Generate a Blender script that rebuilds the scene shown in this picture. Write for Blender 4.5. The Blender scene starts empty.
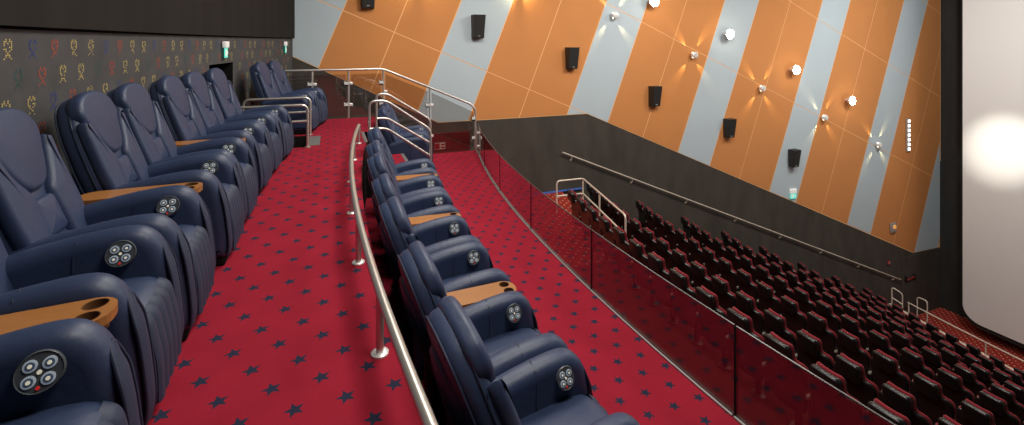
import bpy, bmesh, math, random
from mathutils import Vector, Matrix
random.seed(7)
PI = math.pi
scn = bpy.context.scene
COL = scn.collection.objects

# ------------------------------------------------------------------ materials
def mat(name, col, rough=.6, metal=0., spec=.5, emit=None, estr=0., bump=None, vary=None, sheen=0.):
    m = bpy.data.materials.new(name); m.use_nodes = True
    nt = m.node_tree; b = nt.nodes['Principled BSDF']
    b.inputs['Base Color'].default_value = (*col, 1)
    b.inputs['Roughness'].default_value = rough
    b.inputs['Metallic'].default_value = metal
    b.inputs['Specular IOR Level'].default_value = spec
    if sheen: b.inputs['Sheen Weight'].default_value = sheen
    if emit:
        b.inputs['Emission Color'].default_value = (*emit, 1)
        b.inputs['Emission Strength'].default_value = estr
    tc = None
    if bump or vary:
        tc = nt.nodes.new('ShaderNodeTexCoord')
    if vary:
        sc, amt, stretch = vary
        mp = nt.nodes.new('ShaderNodeMapping'); mp.inputs['Scale'].default_value = stretch
        nt.links.new(tc.outputs['Object'], mp.inputs['Vector'])
        n = nt.nodes.new('ShaderNodeTexNoise'); n.inputs['Scale'].default_value = sc
        n.inputs['Detail'].default_value = 5
        nt.links.new(mp.outputs['Vector'], n.inputs['Vector'])
        mx = nt.nodes.new('ShaderNodeMix'); mx.data_type = 'RGBA'
        mx.inputs[6].default_value = (*[c*(1-amt) for c in col], 1)
        mx.inputs[7].default_value = (*[min(1, c*(1+amt)) for c in col], 1)
        nt.links.new(n.outputs['Fac'], mx.inputs[0])
        nt.links.new(mx.outputs[2], b.inputs['Base Color'])
    if bump:
        sc, strength, dist = bump
        n = nt.nodes.new('ShaderNodeTexNoise'); n.inputs['Scale'].default_value = sc
        n.inputs['Detail'].default_value = 4
        nt.links.new(tc.outputs['Object'], n.inputs['Vector'])
        bp = nt.nodes.new('ShaderNodeBump'); bp.inputs['Strength'].default_value = strength
        bp.inputs['Distance'].default_value = dist
        nt.links.new(n.outputs['Fac'], bp.inputs['Height'])
        nt.links.new(bp.outputs['Normal'], b.inputs['Normal'])
    return m

def lattice_mat(name, base, spot, ox, oy, px, py, shape, R, ri, rough=.95, vary=.22):
    """carpet: staggered repeat of stars ('star') or small diamonds ('dot') on a plain pile"""
    m = bpy.data.materials.new(name); m.use_nodes = True
    nt = m.node_tree; b = nt.nodes['Principled BSDF']; N = nt.nodes; L = nt.links
    b.inputs['Roughness'].default_value = rough
    b.inputs['Specular IOR Level'].default_value = .1
    tc = N.new('ShaderNodeTexCoord'); sep = N.new('ShaderNodeSeparateXYZ')
    L.new(tc.outputs['Object'], sep.inputs[0])
    def M(op, a, c=None, d=None):
        n = N.new('ShaderNodeMath'); n.operation = op
        for i, v in enumerate((a, c, d)):
            if v is None: continue
            if isinstance(v, (int, float)): n.inputs[i].default_value = v
            else: L.new(v, n.inputs[i])
        return n.outputs[0]
    def cell(v, o, p):
        q = M('DIVIDE', M('SUBTRACT', v, o), p)
        return M('MULTIPLY', M('SUBTRACT', q, M('ROUND', q)), p)
    def inside(x, y):
        if shape == 'dot':
            return M('LESS_THAN', M('ADD', M('ABSOLUTE', x), M('ABSOLUTE', y)), R)
        r = M('SQRT', M('ADD', M('MULTIPLY', x, x), M('MULTIPLY', y, y)))
        th = M('ADD', M('ARCTAN2', y, x), 20.13)
        ph = M('ABSOLUTE', M('SUBTRACT', M('MODULO', th, 2*PI/5), PI/5))
        X = M('MULTIPLY', r, M('COSINE', ph)); Y = M('MULTIPLY', r, M('SINE', ph))
        a, c = ri*math.sin(PI/5), ri*math.cos(PI/5)-R
        d = M('SUBTRACT', M('MULTIPLY', M('SUBTRACT', X, R), a), M('MULTIPLY', Y, c))
        return M('LESS_THAN', d, 0.)
    s1 = inside(cell(sep.outputs[0], ox, px), cell(sep.outputs[1], oy, py))
    s2 = inside(cell(sep.outputs[0], ox+px/2, px), cell(sep.outputs[1], oy+py/2, py))
    f = M('MAXIMUM', s1, s2)
    n = N.new('ShaderNodeTexNoise'); n.inputs['Scale'].default_value = 3.2; n.inputs['Detail'].default_value = 5
    L.new(tc.outputs['Object'], n.inputs['Vector'])
    mx0 = N.new('ShaderNodeMix'); mx0.data_type = 'RGBA'
    mx0.inputs[6].default_value = (*[c*(1-vary) for c in base], 1)
    mx0.inputs[7].default_value = (*[c*(1+vary) for c in base], 1)
    L.new(n.outputs['Fac'], mx0.inputs[0])
    mx = N.new('ShaderNodeMix'); mx.data_type = 'RGBA'
    L.new(mx0.outputs[2], mx.inputs[6]); mx.inputs[7].default_value = (*spot, 1)
    L.new(f, mx.inputs[0]); L.new(mx.outputs[2], b.inputs['Base Color'])
    n2 = N.new('ShaderNodeTexNoise'); n2.inputs['Scale'].default_value = 240
    L.new(tc.outputs['Object'], n2.inputs['Vector'])
    bp = N.new('ShaderNodeBump'); bp.inputs['Strength'].default_value = .35; bp.inputs['Distance'].default_value = .004
    L.new(n2.outputs['Fac'], bp.inputs['Height']); L.new(bp.outputs['Normal'], b.inputs['Normal'])
    return m

def glass_mat(name, tint, gain):
    m = bpy.data.materials.new(name); m.use_nodes = True
    nt = m.node_tree; N = nt.nodes; L = nt.links
    N.remove(N['Principled BSDF']); out = N['Material Output']
    g = N.new('ShaderNodeNewGeometry')
    d = N.new('ShaderNodeVectorMath'); d.operation = 'DOT_PRODUCT'
    L.new(g.outputs['Normal'], d.inputs[0]); L.new(g.outputs['Incoming'], d.inputs[1])
    def M(op, a, c=None):
        n = N.new('ShaderNodeMath'); n.operation = op
        for i, v in enumerate((a, c)):
            if v is None: continue
            if isinstance(v, (int, float)): n.inputs[i].default_value = v
            else: L.new(v, n.inputs[i])
        return n.outputs[0]
    k = M('POWER', M('SUBTRACT', 1., M('ABSOLUTE', d.outputs['Value'])), 5.)
    fr = M('MINIMUM', M('MULTIPLY', M('ADD', M('MULTIPLY', k, .96), .04), gain), 1.)
    tr = N.new('ShaderNodeBsdfTransparent'); tr.inputs[0].default_value = (*tint, 1)
    gl = N.new('ShaderNodeBsdfGlossy'); gl.inputs['Roughness'].default_value = 0.
    mx = N.new('ShaderNodeMixShader')
    L.new(fr, mx.inputs[0]); L.new(tr.outputs[0], mx.inputs[1]); L.new(gl.outputs[0], mx.inputs[2])
    L.new(mx.outputs[0], out.inputs['Surface'])
    return m

MT = {}
MT['leather'] = mat('navy_leather', (.028, .044, .097), .46, spec=.45, bump=(26, .16, .012), vary=(3., .18, (1, 1, 1)))
MT['leather_matte'] = mat('navy_leather_matte', (.025, .037, .072), .58, spec=.4, bump=(40, .2, .01))
MT['piping'] = mat('navy_piping', (.020, .030, .062), .5)
MT['seatblack'] = mat('black_leather', (.008, .008, .008), .33, spec=.6)
MT['seatred'] = mat('red_velour', (.21, .012, .020), .85, spec=.2, sheen=.15)
MT['plastic'] = mat('black_plastic', (.012, .012, .013), .4)
MT['armgrey'] = mat('mid_grey_armrest', (.26, .23, .20), .45)  # even mid-grey armrest plastic
MT['wood'] = mat('oak_tray', (.34, .140, .040), .35, spec=.5, vary=(7, .25, (1.2, 14, 4)))
MT['woodwell'] = mat('dark_wood_well', (.12, .05, .018), .5)
MT['steel'] = mat('brushed_steel', (.66, .63, .58), .34, metal=.8)
MT['chrome'] = mat('polished_steel', (.80, .79, .77), .28, metal=.35)
MT['champagne'] = mat('painted_cream_rail', (.66, .58, .48), .4, metal=.2)
MT['panel_dark'] = mat('control_face', (.075, .085, .095), .35)
MT['button'] = mat('button_glow', (.42, .47, .52), .3, emit=(.6, .75, .9), estr=.12)
MT['buttonmid'] = mat('button_ring', (.10, .16, .26), .3)
MT['icon'] = mat('button_icon', (.8, .75, .6), .4, emit=(.9, .85, .65), estr=.3)
MT['redmark'] = mat('red_mark', (.6, .02, .02), .4, emit=(.7, .03, .03), estr=.3)
MT['orange'] = mat('orange_panel', (.60, .245, .080), .8, spec=.25, vary=(1.2, .07, (1, 1, 1)))
MT['bluegrey'] = mat('blue_grey_panel', (.47, .55, .60), .8, spec=.25, vary=(1.2, .05, (1, 1, 1)))
MT['seam'] = mat('panel_seam', (.95, .52, .22), .6)
MT['wainscot'] = mat('charcoal_wall_carpet', (.068, .059, .051), .95, spec=.1, vary=(2.2, .4, (1, 1, .35)), bump=(90, .3, .01))
MT['backwall'] = mat('grey_wall_fabric', (.085, .083, .084), .95, spec=.1, vary=(5, .28, (1, 1, 1)), bump=(120, .2, .004))
MT['upperfab'] = mat('black_stretched_fabric', (.026, .0235, .021), .95, spec=.1, vary=(3, .35, (1, 1, .05)))
MT['black'] = mat('matt_black', (.010, .0095, .009), .9, spec=.1)
MT['masking'] = mat('black_masking', (.032, .031, .030), .9, spec=.1, vary=(2, .3, (1, 1, .3)))
MT['screen'] = mat('screen_white', (.74, .73, .72), .75, spec=.2)
MT['white'] = mat('white_plastic', (.75, .75, .72), .45)
MT['grill'] = mat('speaker_grille', (.012, .011, .010), .75, bump=(400, .3, .003))
MT['cabinet'] = mat('speaker_cabinet', (.018, .016, .015), .55)
MT['bulb'] = mat('lamp_lens', (1, 1, 1), .3, emit=(1., .93, .80), estr=60)
MT['led'] = mat('led_lens', (1, 1, 1), .3, emit=(1., .97, .9), estr=2.2)
MT['lens_warm'] = mat('sconce_lens', (1, 1, 1), .3, emit=(1., .85, .6), estr=2.5)
MT['green'] = mat('exit_green', (.02, .5, .3), .4, emit=(.16, .72, .60), estr=.8)
MT['signwhite'] = mat('exit_white', (.8, .8, .78), .4, emit=(.95, .9, .85), estr=.22)
MT['blueled'] = mat('blue_strip', (.05, .12, .4), .4, emit=(.08, .2, .65), estr=.12)
MT['alarm'] = mat('alarm_orange', (.8, .35, .08), .4, emit=(.9, .45, .12), estr=.4)
MT['grey'] = mat('mid_grey', (.30, .29, .28), .5)
MT['edge'] = mat('dark_glass_edge', (.07, .06, .055), .3)
MT['nosing'] = mat('ribbed_nosing', (.16, .155, .15), .6, metal=.3)
MT['reflection'] = mat('red_carpet_reflection', (.17, .030, .028), .95, spec=.1)
MT['red'] = mat('signal_red', (.42, .02, .02), .5)
for n, c in (('y', (.50, .40, .15)), ('b', (.045, .07, .24)), ('r', (.42, .085, .055)), ('t', (.045, .10, .10))):
    MT['fig'+n] = mat('wall_print_'+n, c, .95, spec=.1)
MT['carpet'] = lattice_mat('red_star_carpet', (.265, .012, .027), (.022, .024, .048), .174, 2.071, .2126, .346, 'star', .046, .020)
MT['dots'] = lattice_mat('red_dot_carpet', (.30, .030, .022), (.62, .44, .30), .05, .03, .26, .24, 'dot', .030, 0)
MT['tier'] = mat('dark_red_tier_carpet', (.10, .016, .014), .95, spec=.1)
MT['glass'] = glass_mat('clear_glass', (.84, .81, .79), 2.4)
MT['glass_tint'] = glass_mat('low_balustrade_glass', (.66, .58, .56), 3.6)

# ------------------------------------------------------------------ mesh builder
class MB:
    def __init__(s): s.v = []; s.f = []; s.m = []
    def add(s, vs, fs, mi=0):
        o = len(s.v); s.v += [tuple(p) for p in vs]
        s.f += [tuple(o+i for i in f) for f in fs]; s.m += [mi]*len(fs)
    def box(s, x0, x1, y0, y1, z0, z1, mi=0):
        s.add([(x0,y0,z0),(x1,y0,z0),(x1,y1,z0),(x0,y1,z0),(x0,y0,z1),(x1,y0,z1),(x1,y1,z1),(x0,y1,z1)],
              [(0,3,2,1),(4,5,6,7),(0,1,5,4),(1,2,6,5),(2,3,7,6),(3,0,4,7)], mi)
    def rbox(s, x0, x1, y0, y1, z0, z1, r, mi=0, axis='y'):
        """box with rounded edges: pillow swept along an axis"""
        if axis == 'y':
            o = rrect((x0+x1)/2, (z0+z1)/2, x1-x0, z1-z0, r*1.4)
            s.pillow(o, (0,(y0+y1)/2,0), (1,0,0), (0,0,1), y1-y0, r, mi=mi)
        elif axis == 'x':
            o = rrect((y0+y1)/2, (z0+z1)/2, y1-y0, z1-z0, r*1.4)
            s.pillow(o, ((x0+x1)/2,0,0), (0,1,0), (0,0,1), x1-x0, r, mi=mi)
        else:
            o = rrect((x0+x1)/2, (y0+y1)/2, x1-x0, y1-y0, r*1.4)
            s.pillow(o, (0,0,(z0+z1)/2), (1,0,0), (0,1,0), z1-z0, r, mi=mi)
    def tube(s, pts, r, n=10, mi=0, caps=True, closed=False):
        P = [Vector(p) for p in pts]; rings = []
        k = len(P); up = None
        for i in range(k):
            a = P[i-1] if (i > 0 or closed) else P[i]
            b = P[(i+1) % k] if (i < k-1 or closed) else P[i]
            t = (b-a).normalized()
            if up is None:
                up = Vector((0,0,1)) if abs(t.z) < .9 else Vector((1,0,0))
            u = (up - t*up.dot(t)).normalized(); w = t.cross(u); up = u
            rr = r[i] if isinstance(r, (list, tuple)) else r
            rings.append([P[i]+(u*math.cos(2*PI*j/n)+w*math.sin(2*PI*j/n))*rr for j in range(n)])
        vs = [p for R in rings for p in R]; fs = []
        for i in range(k if closed else k-1):
            q = (i+1) % k
            for j in range(n):
                fs.append((i*n+j, i*n+(j+1)%n, q*n+(j+1)%n, q*n+j))
        if caps and not closed:
            fs.append(tuple(reversed(range(n)))); fs.append(tuple((k-1)*n+j for j in range(n)))
        s.add(vs, fs, mi)
    def lathe(s, prof, c=(0,0,0), n=20, axis=(0,0,1), mi=0):
        """prof: list of (r,h) along the axis from c"""
        A = Vector(axis).normalized(); u = A.orthogonal().normalized(); w = A.cross(u); c = Vector(c)
        vs = [c+A*h+(u*math.cos(2*PI*j/n)+w*math.sin(2*PI*j/n))*max(r,1e-5) for r, h in prof for j in range(n)]
        fs = []
        for i in range(len(prof)-1):
            for j in range(n):
                fs.append((i*n+j, i*n+(j+1)%n, (i+1)*n+(j+1)%n, (i+1)*n+j))
        fs.append(tuple(reversed(range(n)))); fs.append(tuple((len(prof)-1)*n+j for j in range(n)))
        s.add(vs, fs, mi)
    def prism(s, o, O, U, V, t, mi=0):
        s.pillow(o, O, U, V, t, 0, mi=mi)
    def pillow(s, o, O, U, V, t, r, n=4, dome=0., dome_back=0., mi=0, bend=0.):
        """closed outline o (u,v), extruded +-t/2 along UxV with rounded rims of radius r; dome puffs the caps"""
        O, U, V = Vector(O), Vector(U), Vector(V); N = U.cross(V)
        area = sum(o[i-1][0]*o[i][1]-o[i][0]*o[i-1][1] for i in range(len(o)))
        if area < 0: o = list(reversed(o))
        k = len(o); nr = []
        for i in range(k):
            a, b, c = Vector(o[i-1]), Vector(o[i]), Vector(o[(i+1)%k])
            e1 = (b-a); e2 = (c-b)
            n1 = Vector((e1.y,-e1.x)); n2 = Vector((e2.y,-e2.x))
            n1.normalize(); n2.normalize(); m_ = n1+n2
            if m_.length < 1e-6: m_ = n1.copy()
            m_.normalize(); d = max(.5, m_.dot(n1)); nr.append(m_/d)
        cu = sum(p[0] for p in o)/k; cv = sum(p[1] for p in o)/k
        def pt(u, v, h):
            return O+U*u+V*v+N*(h+bend*u*u)
        loops = []
        def dome_loops(sign, dm):
            base = [(o[i][0]-nr[i].x*r, o[i][1]-nr[i].y*r) for i in range(k)]
            res = []
            for q in (.18,.4,.62,.84):
                f = 1-q; h = sign*(t/2+dm*(1-f*f))
                res.append([pt(cu+(p[0]-cu)*f, cv+(p[1]-cv)*f, h) for p in base])
            return res, pt(cu, cv, sign*(t/2+dm))
        angs = [PI/2*i/n for i in range(n+1)] if r > 0 else [0]
        front = []
        for a in angs:
            ins = r*(1-math.cos(a)); h = t/2-r+r*math.sin(a)
            front.append(([(o[i][0]-nr[i].x*ins, o[i][1]-nr[i].y*ins) for i in range(k)], h))
        back = [(l, -h) for l, h in reversed(front)]
        loops = [[pt(p[0], p[1], h) for p in l] for l, h in back+front]
        tipf = tipb = None
        if dome:
            e, tipf = dome_loops(1, dome); loops = loops+e
        if dome_back:
            e, tipb = dome_loops(-1, dome_back); loops = list(reversed(e))+loops
        vs = [p for l in loops for p in l]; fs = []
        for i in range(len(loops)-1):
            for j in range(k):
                fs.append((i*k+j, i*k+(j+1)%k, (i+1)*k+(j+1)%k, (i+1)*k+j))
        last = (len(loops)-1)*k
        if tipf is not None:
            vs.append(tipf); q = len(vs)-1
            fs += [(last+j, last+(j+1)%k, q) for j in range(k)]
        else: fs.append(tuple(last+j for j in range(k)))
        if tipb is not None:
            vs.append(tipb); q = len(vs)-1
            fs += [((j+1)%k, j, q) for j in range(k)]
        else: fs.append(tuple(reversed(range(k))))
        s.add(vs, fs, mi)
    def sweep(s, prof, y0, y1, ny, bulge, back=.05, mi=0):
        """sheet along a side profile (x,z) across y, pushed out by bulge(v) along the profile normal; closed behind"""
        k = len(prof); nr = []
        for i in range(k):
            a = Vector(prof[max(0,i-1)]); b = Vector(prof[min(k-1,i+1)]); e = (b-a).normalized()
            nr.append(Vector((-e.y, e.x)))
        vs = []; fs = []
        for j in range(ny+1):
            v = j/ny; y = y0+(y1-y0)*v; h = bulge(v)
            for i in range(k):
                vs.append((prof[i][0]+nr[i].x*h, y, prof[i][1]+nr[i].y*h))
        for j in range(ny):
            for i in range(k-1):
                fs.append((j*k+i, j*k+i+1, (j+1)*k+i+1, (j+1)*k+i))
        o = len(vs)
        for y in (y0, y1):
            for i in range(k):
                vs.append((prof[i][0]-nr[i].x*back, y, prof[i][1]-nr[i].y*back))
        for i in range(k-1):
            fs.append((i+1, i, o+i, o+i+1))
            fs.append((ny*k+i, ny*k+i+1, o+k+i+1, o+k+i))
        s.add(vs, fs, mi)
    def build(s, name, mats, parent=None, smooth=True, ang=38):
        me = bpy.data.meshes.new(name); me.from_pydata(s.v, [], s.f); me.update()
        for m in (mats if isinstance(mats, (list, tuple)) else [mats]): me.materials.append(m)
        me.polygons.foreach_set('material_index', s.m)
        bm = bmesh.new(); bm.from_mesh(me); bmesh.ops.recalc_face_normals(bm, faces=bm.faces); bm.to_mesh(me); bm.free()
        if smooth:
            me.polygons.foreach_set('use_smooth', [True]*len(me.polygons))
            me.set_sharp_from_angle(angle=math.radians(ang))
        ob = bpy.data.objects.new(name, me); COL.link(ob)
        if parent: ob.parent = parent
        return ob

def rrect(cx, cy, w, h, r, n=4):
    r = min(r, w/2-1e-4, h/2-1e-4); o = []
    for (sx, sy, a0) in ((1,1,0),(-1,1,90),(-1,-1,180),(1,-1,270)):
        for i in range(n+1):
            a = math.radians(a0+90*i/n)
            o.append((cx+sx*(w/2-r)+r*math.cos(a), cy+sy*(h/2-r)+r*math.sin(a)))
    return o
def smooth_closed(P, sub=4):
    """Catmull-Rom through closed control points"""
    k = len(P); o = []
    for i in range(k):
        a, b, c, d = (Vector(P[(i+j-1) % k]) for j in range(4))
        for q in range(sub):
            t = q/sub
            p = .5*((2*b)+(c-a)*t+(2*a-5*b+4*c-d)*t*t+(3*b-a-3*c+d)*t**3)
            o.append((p.x, p.y))
    return o
def smooth_open(P, sub=5):
    k = len(P); o = []
    for i in range(k-1):
        a, b, c, d = (Vector(P[min(max(i+j-1,0),k-1)]) for j in range(4))
        for q in range(sub):
            t = q/sub
            o.append(tuple(.5*((2*b)+(c-a)*t+(2*a-5*b+4*c-d)*t*t+(3*b-a-3*c+d)*t**3)))
    o.append(tuple(P[-1])); return o
def fillet(P, r=.06, n=6):
    """polyline with rounded corners"""
    P = [Vector(p) for p in P]; o = [P[0]]
    for i in range(1, len(P)-1):
        a, b, c = P[i-1], P[i], P[i+1]
        u = (a-b); w = (c-b); q = min(r, u.length*.45, w.length*.45)
        p0 = b+u.normalized()*q; p2 = b+w.normalized()*q
        for j in range(n+1):
            t = j/n; o.append(p0*(1-t)**2+b*2*t*(1-t)+p2*t*t)
    o.append(P[-1]); return o

def tag(o, label=None, cat=None, group=None, kind=None):
    if label: o['label'] = label
    if cat: o['category'] = cat
    if group: o['group'] = group
    if kind: o['kind'] = kind
    return o
def thing(name, label, cat, loc=(0,0,0), rz=0., group=None):
    o = bpy.data.objects.new(name, None); o.empty_display_size = .1; COL.link(o)
    o.location = loc; o.rotation_euler = (0,0,rz)
    return tag(o, label, cat, group)
def copy_tree(o, parent=None):
    c = o.copy(); COL.link(c)
    if parent: c.parent = parent
    for ch in [q for q in bpy.data.objects if q.parent == o]: copy_tree(ch, c)
    return c
def struct(mb, name, mats, smooth=False, parent=None):
    o = mb.build(name, mats, parent, smooth); o['kind'] = 'structure'; return o
ORD = ['first','second','third','fourth','fifth','sixth','seventh','eighth','ninth','tenth','eleventh','twelfth',
       'thirteenth','fourteenth','fifteenth','sixteenth','seventeenth','eighteenth','nineteenth','twentieth']

# ------------------------------------------------------------------ layout (metres; upper floor z=0)
YC = 4.2                                   # centre line of the hall
YF, YN = 12.7, -4.3                        # far and near side wall
def arc(x0, y, R): return x0+(y-YC)**2/(2*R)
def back_x(y): return arc(-1.86, y, 36)   # patterned wall behind the back row
def edge_x(y): return arc(.30, y, 27)      # edge of the upper floor
def mid_x(y): return arc(2.43, y, 26)      # edge of the middle level (glass)
ZM = -.89
ZL = -2.90
RX = [4.76, 6.26, 8.0, 9.73, 11.42, 13.08, 14.68, 16.34, 18.0]     # seat back tops at the centre line
RZ = [-2.90-.73*i for i in range(9)]
ROWR = 40.
def tier_edge(i, y): return arc((RX[i]+RX[i+1])/2+.12 if i < 8 else 19.42, y, ROWR)
ZS = -10.3
XF = 25.55

# ------------------------------------------------------------------ setting: floors
GAP0, GAP1 = 7.80, 8.74
DO0, DO1 = 8.03, 9.08
def frange(a, b, st):
    n = max(1, round((b-a)/st)); return [a+(b-a)*i/n for i in range(n+1)]
m = MB()
def strip(mb, ys, xl, xr, z, zr=None, mi=0, mir=1):
    for a, b in zip(ys[:-1], ys[1:]):
        mb.add([(xl(a),a,z),(xr(a),a,z),(xr(b),b,z),(xl(b),b,z)], [(0,1,2,3)], mi)
        if zr is not None:
            mb.add([(xr(a),a,z),(xr(a),a,zr),(xr(b),b,zr),(xr(b),b,z)], [(0,1,2,3)], mir)
strip(m, frange(YN, GAP0, .4), lambda y: back_x(y)-.1, edge_x, 0, ZM)
strip(m, [GAP0, GAP1], lambda y: -.34, lambda y: .55, 0, -.2)
strip(m, frange(GAP1, 10.46, .4), lambda y: back_x(y)-.1, edge_x, 0, ZM)
strip(m, [10.46, 10.461], lambda y: back_x(y)-.1, edge_x, 0, ZL)
m.add([(-1.4,10.461,0),(1.05,10.461,0),(1.05,10.461,ZL-.1),(-1.4,10.461,ZL-.1)], [(0,1,2,3)], 1)
# sides of the back stair well
for y in (GAP0, GAP1):
    m.add([(-1.75,y,0),(-.34,y,0),(-.34,y,-1.4),(-1.75,y,-1.4)], [(0,1,2,3)], 1)
# steps between upper and middle level
for i, (xa, xb, z) in enumerate(((.55,.90,-.222),(.90,1.25,-.445),(1.25,1.62,-.667))):
    m.add([(xa,GAP0,z),(xb,GAP0,z),(xb,GAP1,z),(xa,GAP1,z)], [(0,1,2,3)], 0)
    m.add([(xb,GAP0,z),(xb,GAP0,z-.222),(xb,GAP1,z-.222),(xb,GAP1,z)], [(0,1,2,3)], 0)
    for y in (GAP0, GAP1):
        m.add([(xa,y,z),(xb,y,z),(xb,y,ZM),(xa,y,ZM)], [(0,1,2,3)], 1)
# middle level
strip(m, frange(YN, 10.36, .4), lambda y: edge_x(y)-.05, mid_x, ZM, ZL-.1)
m.add([(1.0,10.36,ZM),(mid_x(10.36),10.36,ZM),(mid_x(10.36),10.36,ZL-.1),(1.0,10.36,ZL-.1)], [(0,1,2,3)], 1)
struct(m, 'floor', [MT['carpet'], MT['black']])
m = MB()
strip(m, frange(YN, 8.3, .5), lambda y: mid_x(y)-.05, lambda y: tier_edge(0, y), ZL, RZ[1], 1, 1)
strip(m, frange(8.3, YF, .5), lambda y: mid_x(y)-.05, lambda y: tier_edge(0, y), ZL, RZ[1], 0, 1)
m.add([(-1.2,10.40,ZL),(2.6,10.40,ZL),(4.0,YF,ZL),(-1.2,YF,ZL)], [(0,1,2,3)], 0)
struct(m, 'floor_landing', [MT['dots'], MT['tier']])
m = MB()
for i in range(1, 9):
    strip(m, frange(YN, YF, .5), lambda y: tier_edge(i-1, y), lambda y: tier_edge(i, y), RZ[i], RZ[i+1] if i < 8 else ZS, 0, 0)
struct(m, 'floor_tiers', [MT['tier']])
m = MB()
strip(m, frange(YN, YF, .5), lambda y: tier_edge(8, y), lambda y: XF, ZS)
struct(m, 'floor_stage', [MT['dots']])
# dark steps in the back stair well
m = MB()
for i in range(5):
    xb = -.34-.27*i
    m.box(xb-.27, xb, GAP0+.001, GAP1-.001, -1.4, -.20*(i+1))
struct(m, 'floor_stairwell', [MT['black']])

# ------------------------------------------------------------------ setting: walls
# back wall with printed fabric below a black fabric band, and the doorway over the stair well
m = MB()
ys = frange(YN, DO0, .4)+frange(DO0, DO1, .6)[1:]+frange(DO1, YF, .4)[1:]
for a, b in zip(ys[:-1], ys[1:]):
    lo = 1.26 if (a >= DO0-.01 and b <= DO1+.01) else -.9
    if lo > 0:
        m.add([(back_x(y)-d,y,z) for y,d,z in ((a,0,lo),(a,.35,lo),(b,.35,lo),(b,0,lo))], [(0,1,2,3)], 1)
        for y in (a, b):
            m.add([(back_x(y),y,-1.6),(back_x(y)-.35,y,-1.6),(back_x(y)-.35,y,lo),(back_x(y),y,lo)], [(0,1,2,3)], 1)
        m.add([(back_x(a)-.35,a,-1.6),(back_x(b)-.35,b,-1.6),(back_x(b)-.35,b,lo),(back_x(a)-.35,a,lo)], [(0,1,2,3)], 1)
    m.add([(back_x(a),a,lo),(back_x(b),b,lo),(back_x(b),b,1.68),(back_x(a),a,1.68)], [(0,1,2,3)], 0)
    m.add([(back_x(a)+.045,a,1.70),(back_x(b)+.045,b,1.70),(back_x(b)+.045,b,5.2),(back_x(a)+.045,a,5.2)], [(0,1,2,3)], 2)
    m.add([(back_x(a)+.045,a,1.70),(back_x(b)+.045,b,1.70),(back_x(b)-.05,b,1.70),(back_x(a)-.05,a,1.70)], [(0,1,2,3)], 1)
    m.add([(back_x(a)-.03,a,1.66),(back_x(b)-.03,b,1.66),(back_x(b)-.03,b,1.72),(back_x(a)-.03,a,1.72)], [(0,1,2,3)], 1)
GLY = [".X.X.", "XX.XX", "X.X.X", "X...X", "X..XX", "XX..X", ".X.X.", "..X..", ".XXX.", ".X.X.", "X...X"]
PAT = {0: 'ybry', 1: 'tryy', 2: 'ybry', 3: 'tryy'}
FI = {'y': 3, 'b': 4, 'r': 5, 't': 6}
for row in range(9):
    z0 = 1.556-.19*row
    y = (3.83 if row % 2 == 0 else 3.94)-.267*8+(.25 if row % 4 == 2 else 0)
    k = 0
    while y < 12.5:
        c = FI[PAT[row % 4][k % 4]]
        if not (DO0-.1 < y < DO1+.1 and z0-.08 < 1.27):
            for r_, line in enumerate(GLY):
                for c_, ch in enumerate(line):
                    if ch != 'X' or random.random() < .10: continue
                    yy = y+(c_-2.5)*.018; zz = z0+.066-(r_+1)*.0120
                    m.add([(back_x(yy+q)+.002, yy+q, zz+w) for q, w in ((0,0),(.0135,0),(.0135,.0085),(0,.0085))], [(0,1,2,3)], c)
        y += .267; k += 1
struct(m, 'wall_back', [MT['backwall'], MT['black'], MT['upperfab'], MT['figy'], MT['figb'], MT['figr'], MT['figt']])

# far side wall: raked panels over a charcoal dado
WT = [(-2.0,1.82),(-.85,1.235),(2.76,-.61),(7.42,-.625),(23.60,-7.56),(25.6,-7.62)]
def wt(x):
    for (a, b) in zip(WT[:-1], WT[1:]):
        if a[0] <= x <= b[0]: return a[1]+(b[1]-a[1])*(x-a[0])/(b[0]-a[0])
    return WT[-1][1]
def clip(poly, a, b, c):
    """keep a*x+b*z >= c"""
    o = []
    for i in range(len(poly)):
        p, q = poly[i-1], poly[i]
        dp, dq = a*p[0]+b*p[1]-c, a*q[0]+b*q[1]-c
        if (dp >= 0) != (dq >= 0):
            t = dp/(dp-dq); o.append((p[0]+(q[0]-p[0])*t, p[1]+(q[1]-p[1])*t))
        if dq >= 0: o.append(q)
    return o
BND = [-4.15,-2.6,-1.05,.448,1.912,3.453,4.987,6.564,8.14,9.69,11.35,12.96,14.55,16.258,17.87,19.52,21.24,22.92,24.65,26.30,28.0]
LEAN = .398; SL = -.4265; ZTOP = 5.2
m = MB()
m.add([(-2.2,YF,ZS-.2),(XF+.2,YF,ZS-.2),(XF+.2,YF,ZTOP),(-2.2,YF,ZTOP)], [(0,1,2,3)], 2)      # seam colour behind the gaps
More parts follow.
